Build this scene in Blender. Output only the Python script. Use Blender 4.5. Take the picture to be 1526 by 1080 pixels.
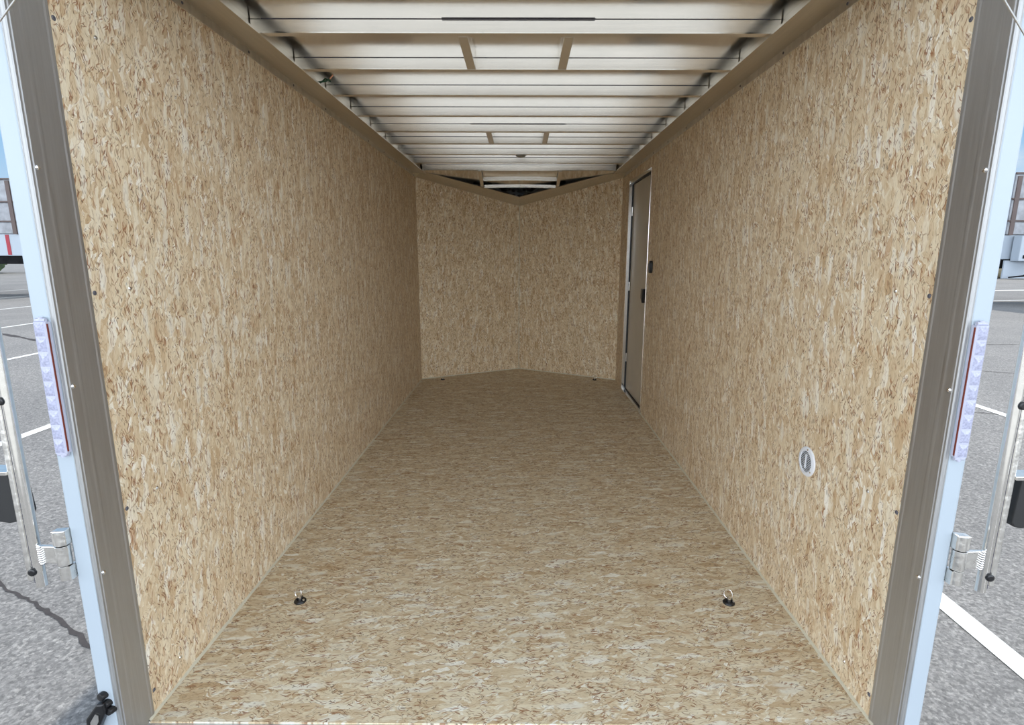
import bpy, bmesh, math, random
from mathutils import Vector, Matrix, Euler
random.seed(7)
for o in list(bpy.data.objects): bpy.data.objects.remove(o)
SC = bpy.context.scene
COL = SC.collection
V = Vector

# ------------------------------------------------------------------ camera
cam = bpy.data.cameras.new('camera'); camo = bpy.data.objects.new('camera', cam); COL.objects.link(camo)
Xc = V((0.99998412, 0.00460775, 0.0032449)); Uc = V((-0.00408504, 0.19597973, 0.98059944)); Fc = V((-0.00388242, 0.98059712, -0.19599544))
camo.matrix_world = Matrix(((Xc.x, Uc.x, -Fc.x, 0.02303), (Xc.y, Uc.y, -Fc.y, 0.0), (Xc.z, Uc.z, -Fc.z, 1.14192), (0, 0, 0, 1)))
cam.sensor_fit = 'HORIZONTAL'; cam.sensor_width = 36.0; cam.lens = 805.95 / 1526 * 36
cam.shift_x = -10.4845 / 1526
cam.clip_start = 0.02; cam.clip_end = 400
SC.camera = camo

# ------------------------------------------------------------------ sky, sun, exposure
SC.view_settings.view_transform = 'Standard'; SC.view_settings.look = 'None'
SC.view_settings.gamma = 1.0; SC.view_settings.use_curve_mapping = False
SC.view_settings.exposure = 0.0
wd = bpy.data.worlds.new('sky'); SC.world = wd; wd.use_nodes = True
nt = wd.node_tree; nt.nodes.clear()
def wn(t, **k):
    n = nt.nodes.new(t)
    for a, b in k.items(): setattr(n, a, b)
    return n
tc = wn('ShaderNodeTexCoord'); sx = wn('ShaderNodeSeparateXYZ'); nt.links.new(tc.outputs['Generated'], sx.inputs[0])
grad = wn('ShaderNodeValToRGB'); nt.links.new(sx.outputs['Z'], grad.inputs[0])
e = grad.color_ramp.elements
e[0].position = 0.0; e[0].color = (0.66, 0.80, 0.92, 1)
e[1].position = 0.75; e[1].color = (0.13, 0.33, 0.72, 1)
m_ = e.new(0.16); m_.color = (0.30, 0.56, 0.86, 1)
cl = wn('ShaderNodeTexNoise'); cl.inputs['Scale'].default_value = 2.6; cl.inputs['Detail'].default_value = 7; cl.inputs['Roughness'].default_value = .58
mp = wn('ShaderNodeMapping'); mp.inputs['Scale'].default_value = (1, 1, 2.2); mp.inputs['Location'].default_value = (1.3, .4, .2)
nt.links.new(tc.outputs['Generated'], mp.inputs[0]); nt.links.new(mp.outputs[0], cl.inputs[0])
# the bank of brightness is fill added to the unseen sky behind the trailer (-Y)
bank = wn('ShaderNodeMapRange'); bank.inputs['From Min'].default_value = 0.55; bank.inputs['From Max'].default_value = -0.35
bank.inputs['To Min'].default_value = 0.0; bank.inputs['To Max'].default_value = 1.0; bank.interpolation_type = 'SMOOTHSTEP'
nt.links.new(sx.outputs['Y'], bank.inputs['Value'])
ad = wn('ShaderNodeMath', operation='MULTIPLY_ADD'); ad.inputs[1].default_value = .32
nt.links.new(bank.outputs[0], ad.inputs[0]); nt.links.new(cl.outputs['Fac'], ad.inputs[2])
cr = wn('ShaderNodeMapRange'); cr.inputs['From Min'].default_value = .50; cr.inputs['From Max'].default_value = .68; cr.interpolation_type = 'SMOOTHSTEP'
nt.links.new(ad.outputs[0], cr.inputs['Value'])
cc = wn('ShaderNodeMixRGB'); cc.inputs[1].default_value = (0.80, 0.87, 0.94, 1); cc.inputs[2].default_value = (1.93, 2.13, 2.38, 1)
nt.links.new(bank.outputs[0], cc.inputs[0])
# brightest low over the horizon so the added fill reaches deep inside
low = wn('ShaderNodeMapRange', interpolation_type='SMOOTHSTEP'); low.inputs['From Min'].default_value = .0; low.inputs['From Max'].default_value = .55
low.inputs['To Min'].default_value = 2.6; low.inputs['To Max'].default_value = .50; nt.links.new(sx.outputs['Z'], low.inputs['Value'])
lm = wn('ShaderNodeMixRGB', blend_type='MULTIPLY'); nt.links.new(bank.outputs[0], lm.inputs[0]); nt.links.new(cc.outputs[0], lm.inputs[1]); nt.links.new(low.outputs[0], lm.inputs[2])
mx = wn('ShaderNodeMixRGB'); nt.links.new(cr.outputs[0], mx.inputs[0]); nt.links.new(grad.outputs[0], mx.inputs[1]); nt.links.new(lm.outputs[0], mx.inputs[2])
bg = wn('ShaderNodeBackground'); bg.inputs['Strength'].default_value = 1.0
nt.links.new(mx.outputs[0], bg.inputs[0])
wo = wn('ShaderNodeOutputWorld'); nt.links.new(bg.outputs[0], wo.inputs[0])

sun = bpy.data.lights.new('sun', 'SUN'); sun.energy = 2.6; sun.angle = math.radians(1.0); sun.color = (1, .94, .84)
suno = bpy.data.objects.new('sun', sun); COL.objects.link(suno)
suno.rotation_euler = V((-0.25, -0.62, -0.9)).to_track_quat('-Z', 'Y').to_euler()

# ------------------------------------------------------------------ mesh helpers
def obj(name, bm, mat=None, parent=None, smooth=None, bevel=0):
    me = bpy.data.meshes.new(name)
    bmesh.ops.recalc_face_normals(bm, faces=bm.faces)
    bm.to_mesh(me); bm.free()
    o = bpy.data.objects.new(name, me); COL.objects.link(o)
    if mat: me.materials.append(mat)
    if parent: o.parent = parent
    if smooth is not None:
        for p in me.polygons: p.use_smooth = True
        me.set_sharp_from_angle(angle=math.radians(smooth))
    if bevel:
        m = o.modifiers.new('bevel', 'BEVEL'); m.width = bevel; m.segments = 2; m.limit_method = 'ANGLE'
    return o
def tag(o, label, cat, group=None):
    o['label'] = label; o['category'] = cat
    if group: o['group'] = group
    return o
def thing(name, label, cat, loc=(0, 0, 0), group=None):
    o = bpy.data.objects.new(name, None); COL.objects.link(o); o.location = loc; o.empty_display_size = .05
    return tag(o, label, cat, group)
def struct(o, label=None, cat=None):
    o['kind'] = 'structure'
    if label: o['label'] = label
    if cat: o['category'] = cat
    return o
def B(): return bmesh.new()
def box(bm, lo, hi, M=None):
    vs = [bm.verts.new(V((x, y, z)) if M is None else M @ V((x, y, z))) for x in (lo[0], hi[0]) for y in (lo[1], hi[1]) for z in (lo[2], hi[2])]
    for f in ((0, 1, 3, 2), (4, 6, 7, 5), (0, 4, 5, 1), (2, 3, 7, 6), (0, 2, 6, 4), (1, 5, 7, 3)): bm.faces.new([vs[i] for i in f])
    return bm
def frame(d):
    d = V(d).normalized(); a = V((0, 0, 1)) if abs(d.z) < .9 else V((1, 0, 0))
    u = d.cross(a).normalized(); return d, u, d.cross(u)
def tube(bm, pts, r, n=14, cap=True):
    pts = [V(p) for p in pts]; rings = []
    for i, p in enumerate(pts):
        d = (pts[min(i + 1, len(pts) - 1)] - pts[max(i - 1, 0)])
        _, u, w = frame(d); rr = r[i] if isinstance(r, (list, tuple)) else r
        rings.append([bm.verts.new(p + rr * (math.cos(t) * u + math.sin(t) * w)) for t in [2 * math.pi * k / n for k in range(n)]])
    for a, b in zip(rings, rings[1:]):
        for k in range(n): bm.faces.new((a[k], a[(k + 1) % n], b[(k + 1) % n], b[k]))
    if cap: bm.faces.new(rings[0]); bm.faces.new(rings[-1])
    return bm
def lathe(bm, c, axis, prof, n=32):
    """prof: (radius, height along axis)"""
    d, u, w = frame(axis); c = V(c); rings = []
    for r, h in prof:
        if r < 1e-6: rings.append([bm.verts.new(c + d * h)])
        else: rings.append([bm.verts.new(c + d * h + r * (math.cos(t) * u + math.sin(t) * w)) for t in [2 * math.pi * k / n for k in range(n)]])
    for a, b in zip(rings, rings[1:]):
        for k in range(n):
            k2 = (k + 1) % n
            if len(a) == 1 and len(b) == 1: continue
            if len(a) == 1: bm.faces.new((a[0], b[k], b[k2]))
            elif len(b) == 1: bm.faces.new((a[k], a[k2], b[0]))
            else: bm.faces.new((a[k], a[k2], b[k2], b[k]))
    if len(rings[0]) > 1: bm.faces.new(rings[0])
    if len(rings[-1]) > 1: bm.faces.new(rings[-1])
    return bm
def torus(bm, c, R, r, M, n=28, m=10, arc=1.0):
    rings = []; N = n if arc >= 1 else n + 1
    for i in range(N):
        a = 2 * math.pi * arc * i / n
        rings.append([bm.verts.new(V(c) + M @ V(((R + r * math.cos(b)) * math.cos(a), (R + r * math.cos(b)) * math.sin(a), r * math.sin(b)))) for b in [2 * math.pi * j / m for j in range(m)]])
    for i in range(n if arc >= 1 else n):
        A = rings[i]; Bq = rings[(i + 1) % N]
        for j in range(m): bm.faces.new((A[j], A[(j + 1) % m], Bq[(j + 1) % m], Bq[j]))
    return bm
def prism(bm, poly, ext):
    """poly: list of 3d points, extruded by vector ext"""
    a = [bm.verts.new(V(p)) for p in poly]; b = [bm.verts.new(V(p) + V(ext)) for p in poly]
    bm.faces.new(a); bm.faces.new(b[::-1]); n = len(a)
    for i in range(n): bm.faces.new((a[i], a[(i + 1) % n], b[(i + 1) % n], b[i]))
    return bm
def uvmap(bm, fn):
    l = bm.loops.layers.uv.new('UVMap')
    for f in bm.faces:
        for lp in f.loops: lp[l].uv = fn(lp.vert.co)
    return bm

# ------------------------------------------------------------------ materials
def nodes(name):
    m = bpy.data.materials.new(name); m.use_nodes = True
    t = m.node_tree; b = t.nodes['Principled BSDF']
    return m, t, b
def N(t, typ, **k):
    n = t.nodes.new(typ)
    for a, v in k.items(): setattr(n, a, v)
    return n
def ramp(t, stops, src=None, interp='LINEAR'):
    r = N(t, 'ShaderNodeValToRGB'); r.color_ramp.interpolation = interp
    el = r.color_ramp.elements
    while len(el) < len(stops): el.new(0.5)
    for e_, (p, c) in zip(el, stops):
        e_.position = p; e_.color = (*c, 1) if len(c) == 3 else c
    if src is not None: t.links.new(src, r.inputs[0])
    return r
def plain(name, col, rough=.5, metal=0, noise=0.06, scale=30, spec=.5):
    m, t, b = nodes(name)
    tcn = N(t, 'ShaderNodeTexCoord'); nz = N(t, 'ShaderNodeTexNoise'); nz.inputs['Scale'].default_value = scale; nz.inputs['Detail'].default_value = 4
    t.links.new(tcn.outputs['Object'], nz.inputs[0])
    r = ramp(t, [(.3, tuple(max(0, c * (1 - noise)) for c in col)), (.7, tuple(min(1, c * (1 + noise)) for c in col))], nz.outputs['Fac'])
    t.links.new(r.outputs[0], b.inputs['Base Color'])
    b.inputs['Roughness'].default_value = rough; b.inputs['Metallic'].default_value = metal
    b.inputs['Specular IOR Level'].default_value = spec
    return m
def srgb(r, g, b):
    f = lambda c: (c / 255 / 12.92) if c / 255 <= .04045 else ((c / 255 + .055) / 1.055) ** 2.4
    return (f(r), f(g), f(b))

def osb(name, seed=0.0, gain=1.0, tint=(1, 1, 1)):
    """oriented strand board: layered, tilted, stretched flakes; V runs along the strands"""
    m, t, b = nodes(name)
    uv = N(t, 'ShaderNodeUVMap'); uv.uv_map = 'UVMap'
    L = t.links.new
    wob = N(t, 'ShaderNodeTexNoise', noise_dimensions='2D'); wob.inputs['Scale'].default_value = 24; wob.inputs['Detail'].default_value = 3
    off = N(t, 'ShaderNodeVectorMath', operation='ADD'); off.inputs[1].default_value = (seed * 3.17, seed * 5.71, 0)
    L(uv.outputs[0], off.inputs[0]); L(off.outputs[0], wob.inputs[0])
    sb = N(t, 'ShaderNodeVectorMath', operation='SUBTRACT'); sb.inputs[1].default_value = (.5, .5, .5); L(wob.outputs['Color'], sb.inputs[0])
    sl = N(t, 'ShaderNodeVectorMath', operation='MULTIPLY'); sl.inputs[1].default_value = (.018, .03, 0); L(sb.outputs[0], sl.inputs[0])
    P = N(t, 'ShaderNodeVectorMath', operation='ADD'); L(off.outputs[0], P.inputs[0]); L(sl.outputs[0], P.inputs[1])
    def coords(ang, su, sv, o=0.0):
        r = N(t, 'ShaderNodeMapping'); r.inputs['Rotation'].default_value = (0, 0, math.radians(ang)); r.inputs['Location'].default_value = (o, o * .7, 0)
        L(P.outputs[0], r.inputs[0])
        s = N(t, 'ShaderNodeVectorMath', operation='MULTIPLY'); s.inputs[1].default_value = (su, sv, 1); L(r.outputs[0], s.inputs[0])
        return s.outputs[0]
    def vor(vec, feat='F1'):
        v = N(t, 'ShaderNodeTexVoronoi', voronoi_dimensions='2D', feature=feat); v.inputs['Scale'].default_value = 1; L(vec, v.inputs['Vector']); return v
    def mix(fac, a, c, blend='MIX'):
        x = N(t, 'ShaderNodeMixRGB', blend_type=blend)
        if isinstance(fac, float): x.inputs[0].default_value = fac
        else: L(fac, x.inputs[0])
        for i, s in ((1, a), (2, c)):
            if isinstance(s, tuple): x.inputs[i].default_value = (*s, 1)
            else: L(s, x.inputs[i])
        return x.outputs[0]
    def thr(src, lo, hi):
        q = N(t, 'ShaderNodeMapRange'); q.inputs['From Min'].default_value = lo; q.inputs['From Max'].default_value = hi; L(src, q.inputs['Value']); return q.outputs[0]
    def mul(a, c):
        q = N(t, 'ShaderNodeMath', operation='MULTIPLY'); L(a, q.inputs[0])
        if isinstance(c, float): q.inputs[1].default_value = c
        else: L(c, q.inputs[1])
        return q.outputs[0]
    pal = [(0, srgb(200, 172, 134)), (.12, srgb(211, 188, 152)), (.45, srgb(221, 202, 168)), (.75, srgb(228, 213, 182)), (.92, srgb(236, 226, 203)), (1, srgb(243, 236, 219))]
    def flakes(ang, su, sv, o):
        v = vor(coords(ang, su, sv, o)); se = N(t, 'ShaderNodeSeparateColor'); L(v.outputs['Color'], se.inputs[0])
        return v, se
    def fibre(ang, su, sv, o, det=4):
        z = N(t, 'ShaderNodeTexNoise', noise_dimensions='2D'); z.inputs['Scale'].default_value = 1; z.inputs['Detail'].default_value = det; z.inputs['Roughness'].default_value = .7; L(coords(ang, su, sv, o), z.inputs[0]); return z
    col = None; nz = None
    for i, (ang, su, sv, o) in enumerate([(2, 84, 17, .0), (-13, 105, 24, 3.3), (15, 100, 21, 7.1), (-30, 130, 34, 5.2), (36, 140, 40, 9.4), (4, 70, 15, 6.0)]):
        v, se = flakes(ang, su, sv, o); c = ramp(t, pal, se.outputs[0]).outputs[0]
        f_ = fibre(ang, su * 4.6, sv * 1.9, o + 1.3)
        if nz is None: nz = f_
        c = mix(.85, c, ramp(t, [(.27, (.62, .52, .41)), (.41, (.93, .90, .86)), (.62, (1.03, 1.03, 1.03)), (.8, (1.10, 1.10, 1.10))], f_.outputs['Fac']).outputs[0], 'MULTIPLY')
        if col is None: col = c
        else: col = mix(thr(se.outputs[1], .56, .66), col, c)
    # flake outlines: shade between flakes painted in as brown edges
    ve = vor(coords(5, 90, 21, 2.4), 'DISTANCE_TO_EDGE'); msk = fibre(0, 40, 26, 8.0, 2)
    edge = mul(thr(ve.outputs['Distance'], .055, .0), thr(msk.outputs['Fac'], .48, .62)); col = mix(mul(edge, .85), col, srgb(146, 112, 80))
    # larger pale and tan wafers
    v, se = flakes(7, 38, 10, 2.2); col = mix(mul(mul(thr(se.outputs[1], .88, .90), thr(v.outputs['Distance'], .46, .28)), .75), col, srgb(232, 224, 204))
    v, se = flakes(-12, 46, 12, 6.6); col = mix(mul(mul(thr(se.outputs[1], .975, .978), thr(v.outputs['Distance'], .36, .28)), .6), col, srgb(186, 146, 106))
    # broad blotches of tone
    nb = fibre(0, 10, 4.5, 4.0, 3)
    col = mix(.6, col, ramp(t, [(.3, (.90, .86, .80)), (.7, (1.04, 1.04, 1.04))], nb.outputs['Fac']).outputs[0], 'MULTIPLY')
    # bark slivers, brown and dark, thinned out in patches
    pt = fibre(0, 16, 11, 3.1, 2); patch = thr(pt.outputs['Fac'], .30, .54)
    for ang, su, sv, o, lim, rad, c in [(10, 230, 30, 1.7, .83, .34, srgb(156, 108, 70)), (-22, 250, 38, 4.9, .85, .32, srgb(138, 92, 58)), (44, 260, 46, 8.8, .88, .32, srgb(146, 96, 60)), (-6, 300, 60, 2.9, .88, .28, srgb(116, 90, 64)), (24, 330, 84, 6.1, .91, .28, srgb(96, 76, 58)), (-50, 330, 80, 9.9, .93, .28, srgb(110, 80, 56))]:
        v, se = flakes(ang, su, sv, o)
        col = mix(mul(mul(mul(thr(se.outputs[1], lim, lim + .02), thr(v.outputs['Distance'], rad + .12, rad - .10)), patch), .85), col, c)
    g = N(t, 'ShaderNodeMixRGB', blend_type='MULTIPLY'); g.inputs[0].default_value = 1; g.inputs[2].default_value = (gain * tint[0], gain * tint[1], gain * tint[2], 1); L(col, g.inputs[1])
    L(g.outputs[0], b.inputs['Base Color'])
    b.inputs['Roughness'].default_value = .55; b.inputs['Specular IOR Level'].default_value = .35
    bp = N(t, 'ShaderNodeBump'); bp.inputs['Strength'].default_value = .12; bp.inputs['Distance'].default_value = .002
    L(nz.outputs['Fac'], bp.inputs['Height']); L(bp.outputs[0], b.inputs['Normal'])
    return m
def metal(name, col=(.80, .79, .77), rough=.3, streak=(1, 1, 1), sc=40, var=.08, bump=0.0, bs=3):
    m, t, b = nodes(name); L = t.links.new
    tcn = N(t, 'ShaderNodeTexCoord'); mpn = N(t, 'ShaderNodeMapping'); mpn.inputs['Scale'].default_value = streak; L(tcn.outputs['Object'], mpn.inputs[0])
    nz = N(t, 'ShaderNodeTexNoise'); nz.inputs['Scale'].default_value = sc; nz.inputs['Detail'].default_value = 5; L(mpn.outputs[0], nz.inputs[0])
    r = ramp(t, [(.3, tuple(c * (1 - var) for c in col)), (.7, tuple(min(1, c * (1 + var * .6)) for c in col))], nz.outputs['Fac']); L(r.outputs[0], b.inputs['Base Color'])
    q = N(t, 'ShaderNodeMapRange'); q.inputs['To Min'].default_value = rough * .85; q.inputs['To Max'].default_value = rough * 1.2; L(nz.outputs['Fac'], q.inputs['Value']); L(q.outputs[0], b.inputs['Roughness'])
    b.inputs['Metallic'].default_value = 1
    if bump:
        n2 = N(t, 'ShaderNodeTexNoise'); n2.inputs['Scale'].default_value = bs; n2.inputs['Detail'].default_value = 2; L(tcn.outputs['Object'], n2.inputs[0])
        bp = N(t, 'ShaderNodeBump'); bp.inputs['Strength'].default_value = bump; bp.inputs['Distance'].default_value = .01; L(n2.outputs['Fac'], bp.inputs['Height']); L(bp.outputs[0], b.inputs['Normal'])
    return m

M_FLOOR = osb('strand_board_floor', 1.0, 1.06, (.955, 1.015, 1.10))
M_WALL = osb('strand_board_wall', 2.3, 1.06, (.985, 1.0, 1.05))
M_NOSE = osb('strand_board_nose', 4.1, 1.07)
M_ROOF = metal('roof_sheet_aluminium', (.93, .91, .87), .15, (1, 1, 1), 6, .05, .05, 3)
M_BOW = metal('mill_aluminium', (.95, .93, .89), .24, (.3, 6, 6), 18, .06)
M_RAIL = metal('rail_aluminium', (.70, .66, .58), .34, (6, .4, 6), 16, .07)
M_JAMB = metal('jamb_aluminium', (.56, .57, .58), .48, (14, 14, .5), 20, .07)
M_EDGE = metal('bare_edge_aluminium', (.46, .46, .455), .55, (20, 20, 1), 14, .10)
M_BRIGHT = metal('bright_aluminium', (.90, .88, .84), .13, (4, 4, 4), 20, .06)
M_CAST = metal('cast_aluminium', (.80, .78, .74), .28, (1, 1, 1), 60, .08, .15, 60)
M_CHROME = metal('chrome', (.92, .92, .92), .08)
M_FLANGE = metal('flange_aluminium', (.78, .76, .72), .38, (1, 3, 1), 12, .14, .5, 5)
M_PAINT = plain('white_painted_metal', srgb(172, 183, 192), .38, 0, .02, 4)
M_BLACK = plain('black_plastic', (.008, .008, .009), .32)
M_RUBBER = plain('black_rubber', (.012, .012, .012), .55)
M_CAULK = plain('pale_caulk', srgb(206, 200, 178), .6, 0, .05, 60)
M_VENT = plain('white_plastic', srgb(228, 230, 234), .35, 0, .02, 20)
M_VENTDARK = plain('vent_opening', (.03, .033, .045), .7)
M_DOOR = plain('door_liner', srgb(196, 188, 172), .5, 0, .05, 5)
M_DKGREY = plain('dark_grey', (.10, .095, .11), .5)  # shared dark grey, also used for painted gap shade on the bows
M_DOME = plain('grey_lens', srgb(150, 148, 140), .35)
M_WIRE = plain('green_wire', srgb(40, 82, 56), .5)
M_COPPER = metal('copper', (.85, .45, .28), .3)
M_SILL = metal('sill_aluminium', (.66, .68, .73), .40, (.5, 8, 8), 18, .08)
M_SEALANT = plain('black_sealant', (.01, .01, .011), .4, 0, .3, 30)
M_RED = plain('red_plastic', srgb(112, 44, 28), .35)
M_LENS = plain('clear_ribbed_lens', srgb(184, 186, 204), .2, 0, .04, 120)
M_LED = plain('led_reflector', srgb(166, 168, 190), .2, 0, .22, 220)
M_LINE = plain('road_paint', srgb(240, 240, 236), .7, 0, .05, 12)
M_STREAK = plain('dark_streak', srgb(70, 64, 62), .7, 0, .2, 30)

def asphalt():
    m, t, b = nodes('asphalt'); L = t.links.new
    tcn = N(t, 'ShaderNodeTexCoord')
    n1 = N(t, 'ShaderNodeTexNoise'); n1.inputs['Scale'].default_value = 55; n1.inputs['Detail'].default_value = 6; n1.inputs['Roughness'].default_value = .7; L(tcn.outputs['Object'], n1.inputs[0])
    vo = N(t, 'ShaderNodeTexVoronoi'); vo.inputs['Scale'].default_value = 85; L(tcn.outputs['Object'], vo.inputs['Vector'])
    n2 = N(t, 'ShaderNodeTexNoise'); n2.inputs['Scale'].default_value = .7; n2.inputs['Detail'].default_value = 4; L(tcn.outputs['Object'], n2.inputs[0])
    r1 = ramp(t, [(.32, (.18, .174, .168)), (.52, (.275, .266, .256)), (.68, (.40, .388, .372))], n1.outputs['Fac'])
    se = N(t, 'ShaderNodeSeparateColor'); L(vo.outputs['Color'], se.inputs[0])
    r3 = ramp(t, [(0, (.6, .6, .6)), (.6, (1, 1, 1)), (1, (1.5, 1.48, 1.45))], se.outputs[0])
    mu = N(t, 'ShaderNodeMixRGB', blend_type='MULTIPLY'); mu.inputs[0].default_value = .7; L(r1.outputs[0], mu.inputs[1]); L(r3.outputs[0], mu.inputs[2])
    r2 = ramp(t, [(.3, (.86, .86, .86)), (.7, (1.08, 1.07, 1.06))], n2.outputs['Fac'])
    m2 = N(t, 'ShaderNodeMixRGB', blend_type='MULTIPLY'); m2.inputs[0].default_value = 1; L(mu.outputs[0], m2.inputs[1]); L(r2.outputs[0], m2.inputs[2])
    L(m2.outputs[0], b.inputs['Base Color']); b.inputs['Roughness'].default_value = .75; b.inputs['Specular IOR Level'].default_value = .4
    bp = N(t, 'ShaderNodeBump'); bp.inputs['Strength'].default_value = .5; bp.inputs['Distance'].default_value = .006; L(n1.outputs['Fac'], bp.inputs['Height']); L(bp.outputs[0], b.inputs['Normal'])
    return m
M_ASPHALT = asphalt()

# ------------------------------------------------------------------ dimensions (metres; floor of the trailer is z = 0)
W = 0.90; YF = 1.162; YC = 4.907; YN = 5.399; HW = 1.795; HN = 1.597
ZR = 1.818         # underside of the roof rails
ZB = 1.822         # underside of the roof bows
ZS = 1.864         # roof sheet
GZ = -0.48         # parking lot
BOWS = [1.525, 1.871, 2.211, 2.545, 2.900, 3.260, 3.604, 3.978, 4.336, 4.686]
DY0, DY1, DZ = 3.83, 4.55, 1.705

# ------------------------------------------------------------------ parking lot
bm = B(); bm.faces.new([bm.verts.new(p) for p in ((-120, -60, GZ), (120, -60, GZ), (120, 160, GZ), (-120, 160, GZ))])
ground = struct(obj('ground', bm, M_ASPHALT))
M_BOUNCE = plain('bounce_slab', (.58, .56, .52), .8, 0, .08, 3)
bm = B(); bm.faces.new([bm.verts.new(p) for p in ((-40, -50, GZ + .006), (40, -50, GZ + .006), (40, -2.6, GZ + .006), (-40, -2.6, GZ + .006))])  # unseen pale slab added behind the camera to bounce light inside
obj('bounce_apron', bm, M_BOUNCE, ground)
def pline(x, y0, y1, w=.10, x1=None):
    x1 = x if x1 is None else x1
    b = B(); b.faces.new([b.verts.new(p) for p in ((x - w / 2, y0, GZ + .004), (x + w / 2, y0, GZ + .004), (x1 + w / 2, y1, GZ + .004), (x1 - w / 2, y1, GZ + .004))])
    return obj('parking_line', b, M_LINE, ground)
for x in (-4.47, -7.92, -11.41, -15.13, -18.85, -22.3): pline(x, 1.0, 30 if x < -18 else -x + 6, .11)
for x in (2.04, 5.05): pline(x, -3.0, 9.0 if x > 3 else 6.0, .105)
b = B(); b.faces.new([b.verts.new(p) for p in ((14, 24.2, GZ + .004), (60, 33.4, GZ + .004), (60, 33.9, GZ + .004), (14, 24.6, GZ + .004))]); obj('parking_line', b, M_LINE, ground)
b = B(); b.faces.new([b.verts.new(p) for p in ((17.2, 19.9, GZ + .004), (40, 25.6, GZ + .004), (40, 25.8, GZ + .004), (17.2, 20.1, GZ + .004))]); obj('parking_line', b, M_LINE, ground)
def crack_streak(pts, w):
    b = B(); P = []
    for (x0, y0), (x1, y1) in zip(pts, pts[1:]):
        for k in range(14):
            f = k / 14; P.append(V((x0 + (x1 - x0) * f + random.uniform(-.012, .012), y0 + (y1 - y0) * f + random.uniform(-.012, .012), GZ + .003)))
    L_ = []
    for i, p in enumerate(P):
        d = (P[min(i + 1, len(P) - 1)] - P[max(i - 1, 0)]).normalized(); n_ = V((-d.y, d.x, 0)); ww = w * random.uniform(.35, 1.1)
        L_.append((b.verts.new(p + n_ * ww), b.verts.new(p - n_ * ww)))
    for (a0, a1), (b0, b1) in zip(L_, L_[1:]): b.faces.new((a0, a1, b1, b0))
    return obj('crack_streak', b, M_STREAK, ground)
crack_streak([(-3.4, 2.9), (-2.575, 2.42), (-2.1, 2.18), (-1.5, 1.80)], .011)
crack_streak([(-10.6, 10.9), (-9.1, 10.04), (-8.6, 9.7)], .06)  # wide ragged dark streak at the far left
crack_streak([(6.0, 7.9), (6.9, 7.5), (8.5, 6.9)], .012)
crack_streak([(4.6, 5.6), (5.4, 5.3), (6.5, 5.1)], .010)
crack_streak([(8.2, 9.95), (9.3, 10.0), (11, 10.1)], .016)

# ------------------------------------------------------------------ trailer shell
b = uvmap(box(B(), (-W - .045, 1.14, -.04), (W + .045, YC, 0)), lambda c: (c.y, c.x))
fl = struct(obj('floor', b, M_FLOOR))
b = uvmap(prism(B(), [(-W - .045, YC, -.04), (W + .045, YC, -.04), (0, YN + .03, -.04)], (0, 0, .04)), lambda c: (c.y, c.x))
obj('nose_floor', b, M_FLOOR, fl)
b = uvmap(box(B(), (-W - .012, YF, -.001), (-W, YC + .02, HW)), lambda c: (c.y, c.z))
wl = struct(obj('wall_left', b, M_WALL))
b = B()
for lo, hi in (((W, YF, -.001), (W + .012, DY0, HW)), ((W, DY1, -.001), (W + .012, YC + .02, HW)), ((W, DY0, DZ), (W + .012, DY1, HW))): box(b, lo, hi)
uvmap(b, lambda c: (c.y + 11.3, c.z + 3.1))
wr = struct(obj('wall_right', b, M_WALL))
for s, par in ((-1, wl), (1, wr)):
    bb = B(); x0, x1 = sorted((s * .944, s * .950))
    if s < 0: box(bb, (x0, 1.07, -.10), (x1, YC + .02, 1.90))
    else:
        for lo, hi in (((x0, 1.07, -.10), (x1, DY0 + .01, 1.90)), ((x0, DY1 - .01, -.10), (x1, YC + .02, 1.90)), ((x0, DY0 + .01, DZ - .01), (x1, DY1 - .01, 1.90)), ((x0, DY0 + .01, -.10), (x1, DY1 - .01, .0))): box(bb, lo, hi)
    obj('outer_skin', bb, M_PAINT, par)
for s, par in ((-1, wl), (1, wr)):
    x0, x1 = sorted((s * .9125, s * .965)); obj('corner_cap', box(B(), (x0, YC - .16, 1.70), (x1, YC + .06, 1.885)), M_PAINT, par)
# V nose
for s, nm in ((-1, 'wall_front_left'), (1, 'wall_front_right')):
    A = V((s * W, YC, 0)); Cn = V((0, YN, 0)); d = (Cn - A).normalized(); n_ = V((-d.y, d.x, 0)) * (1 if s < 0 else -1)
    if n_.y < 0: n_ = -n_
    poly = [A, Cn, V((0, YN, HN)), V((s * W, YC, HW))]
    b = uvmap(prism(B(), poly, n_ * .012), lambda c, A=A, d=d, s=s: ((c - A).dot(d) + 20 + 5 * s, c.z))
    wn_ = struct(obj(nm, b, M_NOSE))
    q = n_ * .05; obj('outer_skin', prism(B(), [A + q + V((0, 0, -.1)), Cn + q + V((0, 0, -.1)), V((0, YN, 1.76)) + q, V((s * W, YC, 1.92)) + q], n_ * .006), M_PAINT, wn_)
    bs = prism(B(), [A - n_ * .004, Cn - n_ * .004, Cn - n_ * .004 + V((0, 0, .007)), A - n_ * .004 + V((0, 0, .007))], n_ * .005)
    struct(obj('baseboard_front_left' if s < 0 else 'baseboard_front_right', bs, M_CAULK))
obj('nose_cap', box(B(), (-.07, YN + .03, -.1), (.07, YN + .075, 1.78)), M_PAINT, wn_)
b = box(B(), (-.004, YN - .009, 0), (.004, YN + .002, HN)); struct(obj('trim_1', b, M_CAULK), 'pale seam strip where the two nose panels meet')
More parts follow.
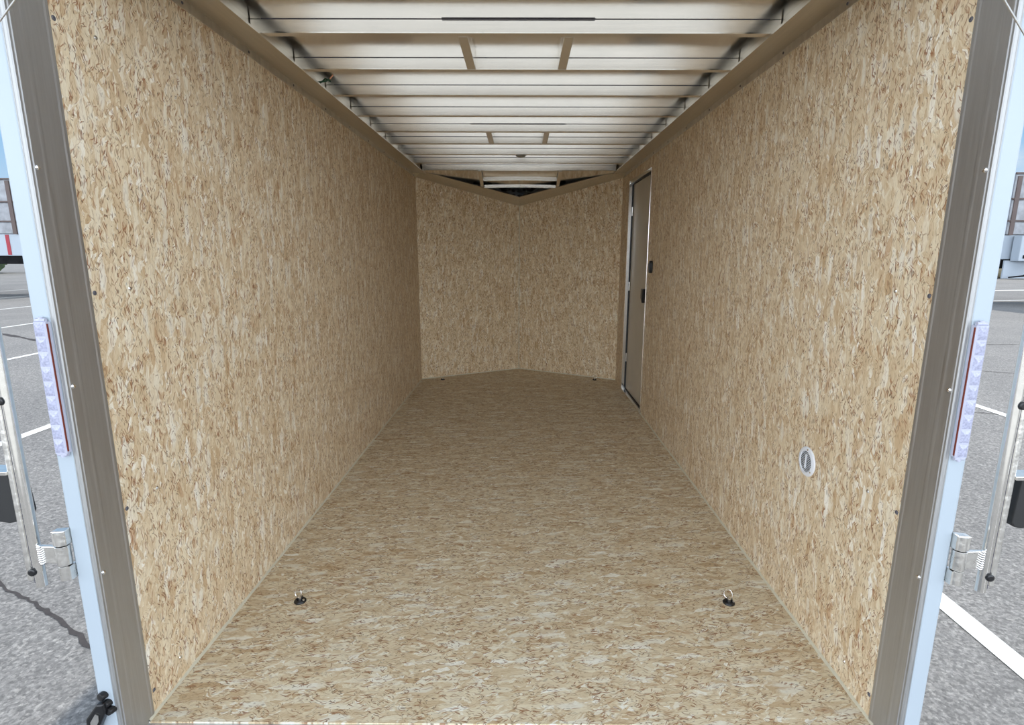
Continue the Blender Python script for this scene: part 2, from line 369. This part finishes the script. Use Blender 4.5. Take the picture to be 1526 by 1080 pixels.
# caulk along floor
for s, nm in ((-1, 'left'), (1, 'right')):
    b = B(); x = s * W
    ys = [1.14 + i * (DY0 - 1.14 if s > 0 else YC - 1.14) / 60 for i in range(61)]
    prev = None
    for y in ys:
        k = .0055 + random.uniform(-.0012, .0012); h = .0065 + random.uniform(-.0015, .0015)
        r_ = [b.verts.new((x, y, 0)), b.verts.new((x - s * k, y, 0)), b.verts.new((x - s * k * .55, y, h * .6)), b.verts.new((x, y, h))]
        if prev:
            for i in range(3): b.faces.new((prev[i], prev[i + 1], r_[i + 1], r_[i]))
        prev = r_
    struct(obj('baseboard_' + nm, b, M_CAULK, None, 60))
# roof
b = box(B(), (-.945, 1.09, ZS), (.945, YC + .02, ZS + .012)); roof = struct(obj('ceiling', b, M_ROOF))
b = B()
for s in (-1, 1):
    prism(b, [(s * .96, 4.72, ZS), (0, 4.72, ZS), (0, YN + .14, 1.672), (s * .96, YC + .05, 1.838)], (0, 0, .01))
obj('nose_roof', b, M_ROOF, roof)
# roof rails (flat underside with a lip up the wall) and flange strips
for i, (s, nm) in enumerate(((-1, 'trim_2'), (1, 'trim_3'))):
    b = B(); x0, x1 = sorted((s * .80, s * .944))
    box(b, (x0, 1.09, ZR), (x1, YC - .05, ZR + .004))
    x0, x1 = sorted((s * .835, s * .944)); box(b, (x0, 1.09, ZR + .004), (x1, YC - .05, ZS))
    x0, x1 = sorted((s * .80, s * .803)); box(b, (x0, 1.09, ZR - .003), (x1, YC - .05, ZR))
    struct(obj(nm, b, M_RAIL), 'wide brown-looking aluminium rail along the top of the %s wall' % ('left' if s < 0 else 'right'))
for i, (s, nm) in enumerate(((-1, 'trim_4'), (1, 'trim_5'))):
    b = B(); x0, x1 = sorted((s * (W - .0025), s * (W + .006)))
    box(b, (x0, 1.09, HW - .002), (x1, YC - .12, ZR))
    t = struct(obj(nm, b, M_FLANGE), 'narrow screwed metal flange between the %s wall board and the roof rail' % ('left' if s < 0 else 'right'))
    for k in range(9):
        obj('screw', lathe(B(), (s * (W - .0025), 1.62 + .364 * k, 1.806), (-s, 0, 0), [(.0045, 0), (.004, .0015), (.002, .002)], 10), M_DKGREY, t)
# nose rails, sloping down to the tip, and corner gussets
for s, nm, ng in ((-1, 'trim_6', 'trim_8'), (1, 'trim_7', 'trim_9')):
    b = prism(B(), [(s * .90, YC, HW), (0, YN, HN), (0, 5.30, 1.668), (s * .842, 4.85, 1.836)], (0, .003, .006))
    struct(obj(nm, b, M_RAIL), 'sloping rail above the %s nose panel' % ('left' if s < 0 else 'right'))
    b = prism(B(), [(s * .90, YC - .14, 1.812), (s * .90, YC, HW - .002), (s * .838, 4.845, 1.833), (s * .80, YC - .08, 1.814)], (0, 0, .004))
    struct(obj(ng, b, M_RAIL), 'small corner gusset at the %s end of the nose rail' % ('left' if s < 0 else 'right'))
# rear header and sill
b = box(B(), (-.945, 1.07, 1.782), (.945, 1.16, 1.90)); struct(obj('trim_10', b, M_JAMB), 'header over the rear opening')
b = box(B(), (-.945, 1.03, -.10), (.945, 1.1395, -.004)); struct(obj('trim_11', b, M_SILL), 'grey metal sill at the rear edge of the floor')

# wall screws
for s, par in ((-1, wl), (1, wr)):
    for y in (1.172, 1.280):
        for z in (1.595, 1.057, .555, .062):
            zz = z + (.003 if y > 1.2 else 0)
            obj('screw', lathe(B(), (s * W, y, zz), (-s, 0, 0), [(.0052, -.001), (.0052, .0008), (.0035, .0022), (.0015, .0022), (.0012, .0008)], 12), M_DKGREY if y < 1.2 else M_CHROME, par)

# ------------------------------------------------------------------ roof bows
def make_bow(y, i):
    which = ['nearest the rear opening', 'second', 'third', 'fourth', 'fifth', 'sixth', 'seventh', 'eighth', 'ninth', 'last']
    lab = {0: 'bare aluminium roof bow nearest the rear opening, above the top edge of view',
           1: 'aluminium roof bow with the thicker grey gasket, behind the nearer short bars',
           2: 'aluminium roof bow at the front ends of the nearer pair of short bars',
           3: 'aluminium roof bow nearest the loose wires, in front of the nearer short bars',
           4: 'aluminium roof bow just behind the bow with the thinner grey gasket',
           5: 'aluminium roof bow with thin grey gasket carrying the rear ends of the farther short bars',
           6: 'aluminium roof bow at the front ends of the farther pair of short bars',
           7: 'aluminium roof bow with the small grey dome light under it',
           8: 'aluminium roof bow between the dome light bow and the nose opening',
           9: 'last aluminium roof bow, edging the dark nose opening'}[i]
    t = thing('roof_bow', lab, 'roof beam', (0, y, ZB), 'aluminium roof bows across the ceiling')
    b = B(); xe = .833 if i < 9 else .80
    # hat profile: face, lip, underside, back
    prof = [(0, 0), (.026, 0), (.026, ZS - ZB), (0, ZS - ZB)]
    prism(b, [(-xe, q[0], q[1] + .0001) for q in prof], (2 * xe, 0, 0))
    o = obj('web', b, M_BOW, t, None, .002)
    obj('gap_shade', box(B(), (-xe + .036, -.0012, ZS - ZB - .0016), (xe - .036, .001, ZS - ZB - .0002)), M_DKGREY, t)  # dark strip painting the gap shadow where bow meets roof sheet
    lp = obj('lip', box(B(), (-xe + .036, -.0035, .0002), (xe - .036, .0005, .0042)), M_BRIGHT, t)
    return t
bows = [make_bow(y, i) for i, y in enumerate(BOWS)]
for i, hw, x0, th in ((1, .24, .01, .0020), (5, .27, .0, .0016)):
    obj('slot', box(B(), (x0 - hw, -.005, ZS - ZB - th * 1.6), (x0 + hw, .002, ZS - ZB - .0002)), M_DKGREY, bows[i], None, .001)  # dark strip standing in for the shaded slot between bow and roof
# short bars framing the roof vent positions
def vbar(x, y0, y1, label):
    t = tag(obj('roof_bar', box(B(), (x - .016, y0 + .0265, ZB + .0004), (x + .016, y1 - .0040, ZS - .0005)), M_BOW, None, None, .0015), label, 'bar', 'short bars between roof bows')
    return t
vbar(-.168, BOWS[1], BOWS[2], 'left short metal bar of the nearer pair under the roof')
vbar(.172, BOWS[1], BOWS[2], 'right short metal bar of the nearer pair under the roof')
vbar(-.168, BOWS[5], BOWS[6], 'left short metal bar of the farther pair under the roof')
vbar(.164, BOWS[5], BOWS[6], 'right short metal bar of the farther pair under the roof')
# dome light under bow 8
t = thing('dome_light', 'small grey half-oval dome light under a roof bow near the nose', 'light', (.015, BOWS[7] + .017, ZB))
obj('base', lathe(B(), (0, 0, 0), (0, 0, -1), [(.036, 0), (.036, .003)], 28), M_DOME, t)
obj('lens', lathe(B(), (0, 0, -.003), (0, 0, -1), [(.033, 0), (.031, .006), (.022, .011), (0, .013)], 28), M_DOME, t, 40)

# ladder frame in the nose opening
t = thing('nose_frame', 'small ladder-like metal frame in the dark nose opening', 'frame', (0, 4.72, 1.80))
for s in (-1, 1):
    b = B(); x = s * .337 + .006
    prism(b, [(x - .013, 4.722, 1.818), (x + .013, 4.722, 1.818), (x + .013, 5.06, 1.737), (x - .013, 5.06, 1.737)], (0, .004, .03))
    o = obj('side_bar', b, M_BOW); o.parent = t; o.matrix_parent_inverse = Matrix.Translation((0, -4.72, -1.80))
for y, z0, z1 in ((4.885, 1.766, 1.794), (5.04, 1.722, 1.748)):
    b = B(); n_ = 12
    P = [(-.318 + .006 + .636 * k / n_, .006 * math.sin(math.pi * k / n_)) for k in range(n_ + 1)]
    poly = [(x, y, z0 + d) for x, d in P] + [(x, y, z1 + d) for x, d in reversed(P)]
    prism(b, poly, (0, .02, 0))
    o = obj('cross_bar', b, M_BRIGHT); o.parent = t; o.matrix_parent_inverse = Matrix.Translation((0, -4.72, -1.80))
# black sealant lumps at nose tip
b = B()
for k in range(40):
    f = random.uniform(-1, 1); x = f * .40; yy = 5.385 - abs(x) * .54 + random.uniform(-.015, .012); zz = 1.684 + abs(x) * .10 + random.uniform(-.006, .006)
    bmesh.ops.create_icosphere(b, subdivisions=2, radius=random.uniform(.010, .019), matrix=Matrix.Translation((x, yy, zz)) @ Matrix.Diagonal((1.9, 1, .8, 1)))
o = obj('sealant', b, M_SEALANT, None, 60); o['kind'] = 'stuff'; tag(o, 'black sealant smeared along the tip of the nose opening', 'sealant')
# loose wires at the left end of the third visible bow
t = thing('loose_wires', 'loose green wires with copper ends above the left roof rail', 'wires', (-.765, 2.42, ZB))
def rel(pts, o): return [V(p) - V(o) for p in pts]
o0 = (-.765, 2.42, ZB)
obj('wire', tube(B(), rel([(-.86, 2.40, 1.835), (-.82, 2.39, 1.828), (-.78, 2.385, 1.832), (-.762, 2.39, 1.842)], o0), .0035, 8), M_WIRE, t, 60)
obj('wire', tube(B(), rel([(-.86, 2.43, 1.845), (-.815, 2.42, 1.834), (-.785, 2.40, 1.846), (-.765, 2.405, 1.836)], o0), .003, 8), M_WIRE, t, 60)
obj('copper_end', tube(B(), rel([(-.765, 2.39, 1.840), (-.757, 2.388, 1.848), (-.748, 2.386, 1.856)], o0), .0035, 8), M_COPPER, t, 60)

# ------------------------------------------------------------------ side door
dr = struct(bpy.data.objects.new('door_1', None), 'pale side door near the front of the right wall', 'door'); COL.objects.link(dr); dr.location = (W, (DY0 + DY1) / 2, 0)
def dpart(name, b, m, par=None, **k):
    o = obj(name, b, m, **k); o.parent = par or dr
    o.matrix_parent_inverse = Matrix.Translation(-V(dr.location)) if par is None else Matrix.Identity(4)
    return o
b = B(); fx0, fx1 = W - .006, W + .044
for lo, hi in (((fx0, DY0 - .004, 0), (fx1, DY0 + .004, DZ)), ((fx0 - .006, DY1 - .004, 0), (fx1, DY1 + .016, DZ + .016)), ((fx0, DY0 - .004, DZ - .004), (fx1, DY1 + .016, DZ + .016)), ((fx0 - .008, DY0 - .004, -.001), (fx1, DY1 + .016, .012))): box(b, lo, hi)
fr = dpart('door_frame', b, M_BRIGHT, bevel=.002)
b = B(); 
for lo, hi in (((W + .012, DY1 - .011, .012), (W + .024, DY1 - .004, DZ - .004)), ((W + .012, DY0 + .004, DZ - .012), (W + .024, DY1 - .011, DZ - .004)), ((W + .012, DY0 + .004, .012), (W + .024, DY1 - .011, .018))): box(b, lo, hi)
dpart('door_seal', b, M_RUBBER)
b = box(B(), (W + .026, DY0 + .006, .014), (W + .043, DY1 - .006, DZ - .006)); pn = dpart('door_panel', b, M_DOOR)
b = B()
for k in range(3):
    z = .25 + .6 * k; tube(b, [(W + .018, DY1 - .016, z), (W + .018, DY1 - .016, z + .07)], .005, 10)
dpart('door_hinge', b, M_CAST, fr)
b = prism(B(), [(W + .026, DY0 + .075, .90), (W + .026, DY0 + .135, .90), (W + .026, DY0 + .135, .832), (W + .026, DY0 + .085, .80)], (-.036, 0, 0))
lt = dpart('door_latch', b, M_BLACK, pn, bevel=.003)
# rocker switch by the door
t = thing('light_switch', 'small black rounded rocker switch on right wall beside the door', 'switch', (W, 3.690, 1.062))
n_ = 24; ring = [(math.copysign(abs(math.cos(a)) ** .6, math.cos(a)) * .021, math.copysign(abs(math.sin(a)) ** .6, math.sin(a)) * .041) for a in [2 * math.pi * k / n_ for k in range(n_)]]
obj('housing', prism(B(), [(0, y, z) for y, z in ring], (-.020, 0, 0)), M_BLACK, t, 40, .003)
obj('rocker', prism(B(), [(-.0205, y * .5, z * .62) for y, z in ring], (-.004, 0, 0)), M_DKGREY, t, 40)

# ------------------------------------------------------------------ wall vent
t = thing('wall_vent', 'round white plastic louvered vent low on the right wall', 'vent', (W, 1.567, .524))
fg = obj('flange', lathe(B(), (0, 0, 0), (-1, 0, 0), [(.0455, 0), (.046, .002), (.0445, .0045), (.038, .0065), (.0335, .007), (.0325, .006), (.0315, .003)], 48), M_VENT, t, 40)
obj('opening', lathe(B(), (-.0032, 0, 0), (-1, 0, 0), [(.0315, 0), (.0315, .0006)], 40), M_VENTDARK, t)
for k in range(11):
    z = -.027 + .0054 * k; h = math.sqrt(max(0, .0315 ** 2 - z * z))
    if h > .006:
        b = prism(B(), [(-.0038, -h, z - .0011), (-.0066, -h, z - .0002), (-.0066, -h, z + .0010), (-.0038, -h, z + .0008)], (0, 2 * h, 0)); obj('louver', b, M_VENT, t)
obj('center_bar', box(B(), (-.0075, -.0022, -.021), (-.004, .0022, .024)), M_VENT, t)
for a in (100, 215, 325):
    y, z = .0395 * math.cos(math.radians(a)), .0395 * math.sin(math.radians(a))
    obj('screw', lathe(B(), (-.006, y, z), (-1, 0, 0), [(.0032, 0), (.0030, .0012), (.0014, .0018)], 12), M_CHROME, fg)

# ------------------------------------------------------------------ tie-down rings
def ring(loc, tilt, spin, label):
    t = thing('tie_down_ring', label, 'tie-down', loc, 'black floor tie-downs with chrome rings')
    obj('cup', lathe(B(), (0, 0, 0), (0, 0, 1), [(.0195, 0), (.0195, .003), (.0175, .006), (.013, .009), (.012, .007), (.008, .006)], 28), M_BLACK, t, 40)
    obj('post', lathe(B(), (0, 0, .006), (0, 0, 1), [(.006, 0), (.006, .009), (.0075, .010), (.0075, .014), (.004, .0155)], 16), M_CAST, t, 40)
    b = B(); box(b, (-.009, -.004, .006), (-.006, .004, .020)); box(b, (.006, -.004, .006), (.009, .004, .020)); obj('bracket', b, M_BLACK, t, None, .001)
    Mx = Matrix.Rotation(math.radians(spin), 3, 'Z') @ Matrix.Rotation(math.radians(tilt), 3, 'X')
    rg = obj('ring', torus(B(), V((0, 0, .017)) + Mx @ V((0, .0135, 0)), .0145, .0019, Mx), M_CHROME, t, 60)
    obj('bolt', lathe(B(), (.013, -.004, .007), (0, 0, 1), [(.004, 0), (.004, .003), (.002, .004)], 6), M_CAST, t)
    return t
ring((-.714, 1.617, 0), 70, 80, 'near left black tie-down with its chrome ring seen edge-on')
ring((.722, 1.622, 0), 50, 8, 'near right black tie-down with its chrome ring standing open')
ring((-.703, 4.888, 0), 70, 30, 'tiny far left black tie-down by the nose wall')
ring((.706, 4.900, 0), 70, -20, 'tiny far right black tie-down by the nose wall')

# ------------------------------------------------------------------ rear posts
def post(s):
    side = 'left' if s < 0 else 'right'
    t = thing('rear_post', 'tall %s rear post with grey inner face and pale blue-white outer edge' % side, 'post', (s * .92, 1.11, 0), 'posts of the rear opening')
    def prt(name, b, m, **k):
        o = obj(name, b, m, **k); o.parent = t; o.matrix_parent_inverse = Matrix.Translation((-s * .92, -1.11, 0)); return o
    z0, z1 = -.10, 1.782
    xs = lambda a: s * a
    # inner face with shallow extruded ribs (profile in x,y)
    prof = [(.8988, 1.1618), (.8976, 1.159), (.8976, 1.153), (.8984, 1.149), (.8985, 1.104), (.8982, 1.100), (.8982, 1.096), (.8985, 1.092), (.8985, 1.072), (.8995, 1.0695), (.903, 1.0695), (.903, 1.1618)]
    prt('jamb', prism(B(), [(xs(x), y, z0) for x, y in prof], (0, 0, z1 - z0)), M_JAMB)
    prt('bare_edge', prism(B(), [(xs(x), y, z0) for x, y in [(.8993, 1.0694), (.8998, 1.0655), (.902, 1.0635), (.907, 1.0635), (.9075, 1.0625), (.9085, 1.0625), (.9085, 1.0694)]], (0, 0, z1 - z0)), M_EDGE)
    x0, x1 = sorted((xs(.9085), xs(.9435)))
    prt('painted_face', box(B(), (x0, 1.062, z0), (x1, 1.16, z1)), M_PAINT, bevel=.003)
    for z in (1.301, .873, .450, .03):
        prt('rivet', lathe(B(), (xs(.8985), 1.0775, z), (-s, 0, 0), [(.0052, 0), (.0047, .002), (.0028, .0034), (0, .0038)], 14), M_CHROME, smooth=40)
    # weathered protective film on the edge, z 1.2-1.4
    return t
post(-1); post(1)

# LED tail lights on the painted faces
def tail_light(s):
    side = 'left' if s < 0 else 'right'
    t = thing('tail_light', 'clear vertical LED tail light bar on the %s rear post' % side, 'light', (s * .9225, 1.062, .737), 'LED bars on the rear posts')
    h = .272; w = .0125
    obj('base', box(B(), (-w - .0005, -.006, 0), (w + .0005, 0, h)), M_LENS, t, None, .001)
    lens = obj('lens', prism(B(), [(-w, -.006, 0), (-w, -.011, 0), (-w + .003, -.0135, 0), (w - .003, -.0135, 0), (w, -.011, 0), (w, -.006, 0)], (0, 0, h)), M_LENS, t)
    x0, x1 = sorted((-s * (w - .001), -s * (w + .0014)))
    obj('red_edge', box(B(), (x0, -.0105, .004), (x1, -.0075, h - .004)), M_RED, t)
    n_ = 9
    for k in range(n_):
        zc = h * (k + .5) / n_; hh = h / n_ * .44
        b = B(); c = [(-.0095, -.0136, zc - hh), (.0095, -.0136, zc - hh), (.0095, -.0136, zc + hh), (-.0095, -.0136, zc + hh)]
        ap = b.verts.new((0.002 * random.uniform(-1, 1), -.0158, zc + hh * .2)); mid = [b.verts.new(p) for p in c]
        inn = [b.verts.new((p[0] * .45, -.0152, zc + (p[2] - zc) * .5)) for p in c]
        for i in range(4):
            b.faces.new((mid[i], mid[(i + 1) % 4], inn[(i + 1) % 4], inn[i])); b.faces.new((inn[i], inn[(i + 1) % 4], ap))
        b.faces.new(mid[::-1]); obj('led_cell', b, M_LED, lens)
    for z, d in ((h, 1), (0, -1)):
        b = B(); tube(b, [(-w * .8, -.007, z + d * .003), (w * .8, -.007, z + d * .003)], .004, 10); tube(b, [(0, -.007, z + d * .002), (0, -.007, z + d * .009)], .0045, 10)
        obj('end_cap', b, M_LENS, t, 50)
    return t
tail_light(-1); tail_light(1)

# hinged lock bars outside the posts
def lock_bar(s):
    side = 'left' if s < 0 else 'right'
    cx = s * 1.024
    t = thing('lock_bar', 'shiny aluminium lock bar on a hinge outside the %s rear post' % side, 'lock bar', (cx, 1.06, GZ), 'lock bars outside the rear posts')
    def prt(name, b, m, par=None, **k):
        o = obj(name, b, m, **k); o.parent = par or t; o.matrix_parent_inverse = Matrix.Identity(4) if par else Matrix.Translation((-cx, -1.06, -GZ)); return o
    tc_ = cx - s * .006
    tb = prt('tube', tube(B(), [(tc_, 1.056, .432), (tc_, 1.056, 1.78)], .0102, 28), M_BRIGHT, smooth=40)
    x0, x1 = sorted((cx + s * .0045, cx + s * .0165))
    prt('fin', box(B(), (x0, 1.0475, .446), (x1, 1.066, 1.78)), M_CAST, bevel=.003)
    x0, x1 = sorted((cx + s * .0025, cx + s * .0050))
    prt('groove', box(B(), (x0, 1.0505, .440), (x1, 1.064, 1.78)), M_DKGREY)
    for z in (.849, .470, 1.23, 1.61):
        d = V((s * -.10, -1, 0)).normalized()
        prt('plug', lathe(B(), V((cx, 1.054, z)), d, [(.0085, 0), (.0085, .010), (.0078, .0125), (.005, .0135)], 20), M_BLACK)
    # hinge: three knuckles, leaf on post, strap to the tube
    hx = s * .9585
    for z0, z1, r in ((.530, .562, .0125), (.484, .528, .0135), (.450, .482, .0125)):
        prt('knuckle', lathe(B(), (hx, 1.055, z0), (0, 0, 1), [(r - .0006, 0), (r, .0006), (r, z1 - z0 - .0006), (r - .0006, z1 - z0)], 24), M_CAST, smooth=30)
    b = prism(B(), [(s * .944, 1.068, .450), (s * .944, 1.048, .450), (hx, 1.048, .450), (hx, 1.068, .450)], (0, 0, .032)); prt('post_leaf', b, M_CAST)
    b = prism(B(), [(s * .944, 1.068, .530), (s * .944, 1.048, .530), (hx + s * .012, 1.045, .530), (hx + s * .012, 1.062, .530)], (0, 0, .034)); prt('post_leaf', b, M_CAST, bevel=.002)
    b = prism(B(), [(hx, 1.049, .487), (s * .985, 1.050, .487), (s * 1.010, 1.052, .487), (s * 1.010, 1.060, .487), (s * .985, 1.060, .487), (hx, 1.061, .487)], (0, 0, .040)); st = prt('strap', b, M_CAST, bevel=.0015)
    b = B()
    for k in range(9): bmesh.ops.create_icosphere(b, subdivisions=1, radius=.0048, matrix=Matrix.Translation((s * 1.0035, 1.050, .487 + .005 * k)))
    prt('weld_bead', b, M_CHROME, st, smooth=60)
    x0, x1 = sorted((cx + s * .014, cx + s * .026)); prt('back_bracket', box(B(), (x0, 1.062, .450), (x1, 1.082, .515)), M_CAST, bevel=.002)
    # rubber bumper on an aluminium ledge, lower outside of the bar
    x0, x1 = sorted((s * 1.040, s * 1.16))
    lg = prt('bumper_ledge', box(B(), (x0, 1.045, .690), (x1, 1.085, .698)), M_BRIGHT, bevel=.001)
    xa, xb, xc = (1.043, 1.036, 1.118) if s < 0 else (1.058, 1.053, 1.135)
    poly = [(s * xa, 1.05, .690), (s * xb, 1.05, .592), (s * (xb + .005), 1.05, .584), (s * (xb + .022), 1.05, .580), (s * (xc - .012), 1.05, .588), (s * xc, 1.05, .690)]
    prt('bumper', prism(B(), poly, (0, .045, 0)), M_RUBBER, bevel=.003)
    return t
lock_bar(-1); lock_bar(1)

# ramp cables at the top corners
for s in (-1, 1):
    a = V((s * .867 + (.0 if s < 0 else -.004), 1.05, 1.576)); d = V((s * .001, -.0356, -.046)) if s < 0 else V((.0004, -.0335, -.0466))
    P = [a - d * 4.35, a, a + d * 20, a + d * 44.5]
    tag(obj('steel_cable', tube(B(), P, .0016, 8), M_CAST, None, 60), 'thin steel cable crossing the top %s corner of the rear opening' % ('left' if s < 0 else 'right'), 'cable', 'ramp cables at the rear opening')

# black hold-back catch low on the left post
t = thing('hold_back_catch', 'small black catch with silver plate low on the left rear post', 'catch', (-.925, 1.062, .12))
def rot(b, ang):
    bmesh.ops.rotate(b, verts=b.verts, cent=(0, 0, 0), matrix=Matrix.Rotation(ang, 3, 'Y')); return b
body = [(-.045, -.062), (-.042, -.022), (-.012, .018), (.004, .020), (.006, -.004), (-.022, -.062)]
obj('body', prism(B(), [(x, -.018, z) for x, z in body], (0, .018, 0)), M_BLACK, t, None, .004)
for x, z in ((-.004, .030), (.003, .010), (.009, -.008)):
    obj('knob', lathe(B(), (x, 0, z), (-.25, -1, .1), [(.0095, -.006), (.0095, .007), (.0085, .011), (.005, .012)], 18), M_BLACK, t, 45)
obj('plate', prism(B(), [(x, -.0205, z) for x, z in [(-.030, -.044), (-.029, -.026), (-.015, -.004), (-.008, -.008), (-.010, -.024), (-.024, -.048)]], (0, .002, 0)), M_CAST, t)

# ------------------------------------------------------------------ far trailers and greenery
M_TRW = plain('trailer_white', srgb(160, 170, 180), .4, 0, .03, 2)
M_TRS = plain('trailer_silver', srgb(136, 138, 142), .5, .2, .25, 5)
M_TRB = plain('trailer_bronze_edge', srgb(84, 70, 66), .6, 0, .1, 4)
M_TRR = plain('trailer_red', srgb(150, 16, 40), .5, 0, .05, 4)
M_TRK = plain('chassis_black', (.012, .012, .013), .9, 0, .3, 6, .1)
M_LEAF = plain('foliage', srgb(74, 92, 58), .8, 0, .4, 3)
M_TAN = plain('dry_grass', srgb(156, 146, 120), .9, 0, .25, 2)
def semi(name, label, x0, x1, y0, y1, s, unit):
    t = thing(name, label, 'trailer', ((x0 + x1) / 2, (y0 + y1) / 2, GZ))
    off = V(t.location)
    def prt(nm, b, m, par=None, **k):
        o = obj(nm, b, m, **k); o.parent = par or t; o.matrix_parent_inverse = Matrix.Translation(-off); return o
    body = prt('body', box(B(), (x0, y0, 1.04), (x1, y1, 1.80)), M_TRW)
    zs = [1.80, 2.24, 2.92, 3.70]
    for k, (za, zb) in enumerate(zip(zs, zs[1:])):
        b = B(); n_ = 8; poly = []
        for i in range(n_ + 1):
            a = math.pi / 2 * i / n_
            rr = .10 if k < 2 else .22
            poly.append((x0 - .01, y0 - .03 + rr * (1 - math.sin(a)) if True else 0, zb - rr + rr * math.cos(a) if False else zb - rr * (1 - math.sin(math.pi / 2 - a)) * 1))
        poly = [(x0 - .01, y0 - .06, za + .02), (x0 - .01, y0 - .06, zb - .08)] + [(x0 - .01, y0 - .06 + .08 * (1 - math.cos(math.pi / 2 * i / 5)), zb - .08 + .08 * math.sin(math.pi / 2 * i / 5)) for i in range(1, 6)] + [(x0 - .01, y1, zb), (x0 - .01, y1, za + .02)]
        pnl = prt('silver_panel', prism(B(), poly, (x1 - x0 + .02, 0, 0)), M_TRS, smooth=40)
        prt('band', box(B(), (x0 - .02, y0 - .075, zb - .02), (x1 + .02, y0 - .03, zb + .03)), M_TRB)
    n_ = 9
    for k in range(n_):
        x = x0 + .12 + (x1 - x0 - .24) * k / (n_ - 1); prt('upright', box(B(), (x - .07, y0 - .085, 1.80), (x + .07, y0 - .02, 3.62)), M_TRB)
    prt('chassis', box(B(), (x0, y0 + .1, .74), (x1, y1 - .1, 1.03)), M_TRK)
    for k in range(3):
        x = x0 + 1.2 + 1.3 * k if s < 0 else x1 - 1.2 - 1.3 * k
        for yy in (y0 + .2, y1 - .45):
            prt('wheel', lathe(B(), (x, yy, GZ + .52), (0, 1, 0), [(.30, 0), (.50, .02), (.52, .08), (.52, .2), (.50, .25), (.3, .27)], 28), M_TRK, smooth=40)
    for k in range(2):
        xx = (x1 - 2.0) if s < 0 else (x0 + 4.0); yy = y0 + .25 + k * 1.7
        prt('landing_leg', box(B(), (xx - .07, yy, GZ), (xx + .07, yy + .14, .76)), M_TRK)
    return t, prt
tl, pl = semi('semi_trailer', 'far semi trailer with red stripe at the left edge of view', -30.0, -17.85, 20.0, 22.5, -1, False)
pl('red_stripe', box(B(), (-18.66, 19.985, 1.06), (-18.53, 20.0, 1.78)), M_TRR)
pl('upright', box(B(), (-18.27, 19.90, 1.80), (-18.13, 19.99, 3.64)), M_TRB)
for k in range(8): pl('seam', box(B(), (-19.1 - k * 1.2, 19.99, 1.05), (-19.07 - k * 1.2, 20.0, 1.79)), M_TRK)
tr, pr = semi('semi_trailer', 'far semi trailer with white box unit at the right edge of view', 15.62, 27.5, 18.0, 20.5, 1, True)
pr('cooling_unit', box(B(), (15.86, 17.62, .98), (17.6, 17.93, 1.78)), M_TRW, bevel=.02)
pr('unit_display', box(B(), (15.98, 17.605, 1.06), (16.09, 17.62, 1.17)), M_TRK)
pr('dark_grille', box(B(), (16.18, 17.915, 1.84), (17.4, 17.945, 2.18)), M_TRK)
pr('lower_panel', box(B(), (15.72, 17.95, .42), (17.6, 18.0, 1.0)), M_TRW)
for k in range(4): pr('hose', tube(B(), [(16.3 + .06 * k, 17.7, 1.0), (16.28 + .07 * k, 17.62, .75), (16.15 + .03 * k, 17.66, .52), (15.8, 17.8, .46)], .022, 8), M_TRK, smooth=60)
# greenery
def bush(name, label, cat, c, r, h, m):
    b = B()
    for k in range(22):
        a = random.uniform(0, 6.28); q = math.sqrt(random.random()); zz = random.uniform(.15, .95)
        bmesh.ops.create_icosphere(b, subdivisions=2, radius=r * random.uniform(.22, .42), matrix=Matrix.Translation((c[0] + r * q * math.cos(a) * (1 - .4 * zz), c[1] + r * q * math.sin(a) * (1 - .4 * zz), GZ + h * zz)))
    for v in b.verts: v.co += V((random.uniform(-1, 1), random.uniform(-1, 1), random.uniform(-1, 1))) * r * .03
    return tag(obj(name, b, m, None, 80), label, cat)
bush('tree', 'dark green tree far beyond the left semi trailer', 'tree', (-42, 44, 0), 3.0, 5.2, M_LEAF)
bush('shrub', 'dry shrub on the ground beyond the right semi trailer', 'shrub', (36, 42, 0), 3.0, 1.9, M_TAN)
bush('shrub', 'green shrub beyond the right semi trailer, beside the dry shrub', 'shrub', (41, 46, 0), 2.4, 1.8, M_LEAF)
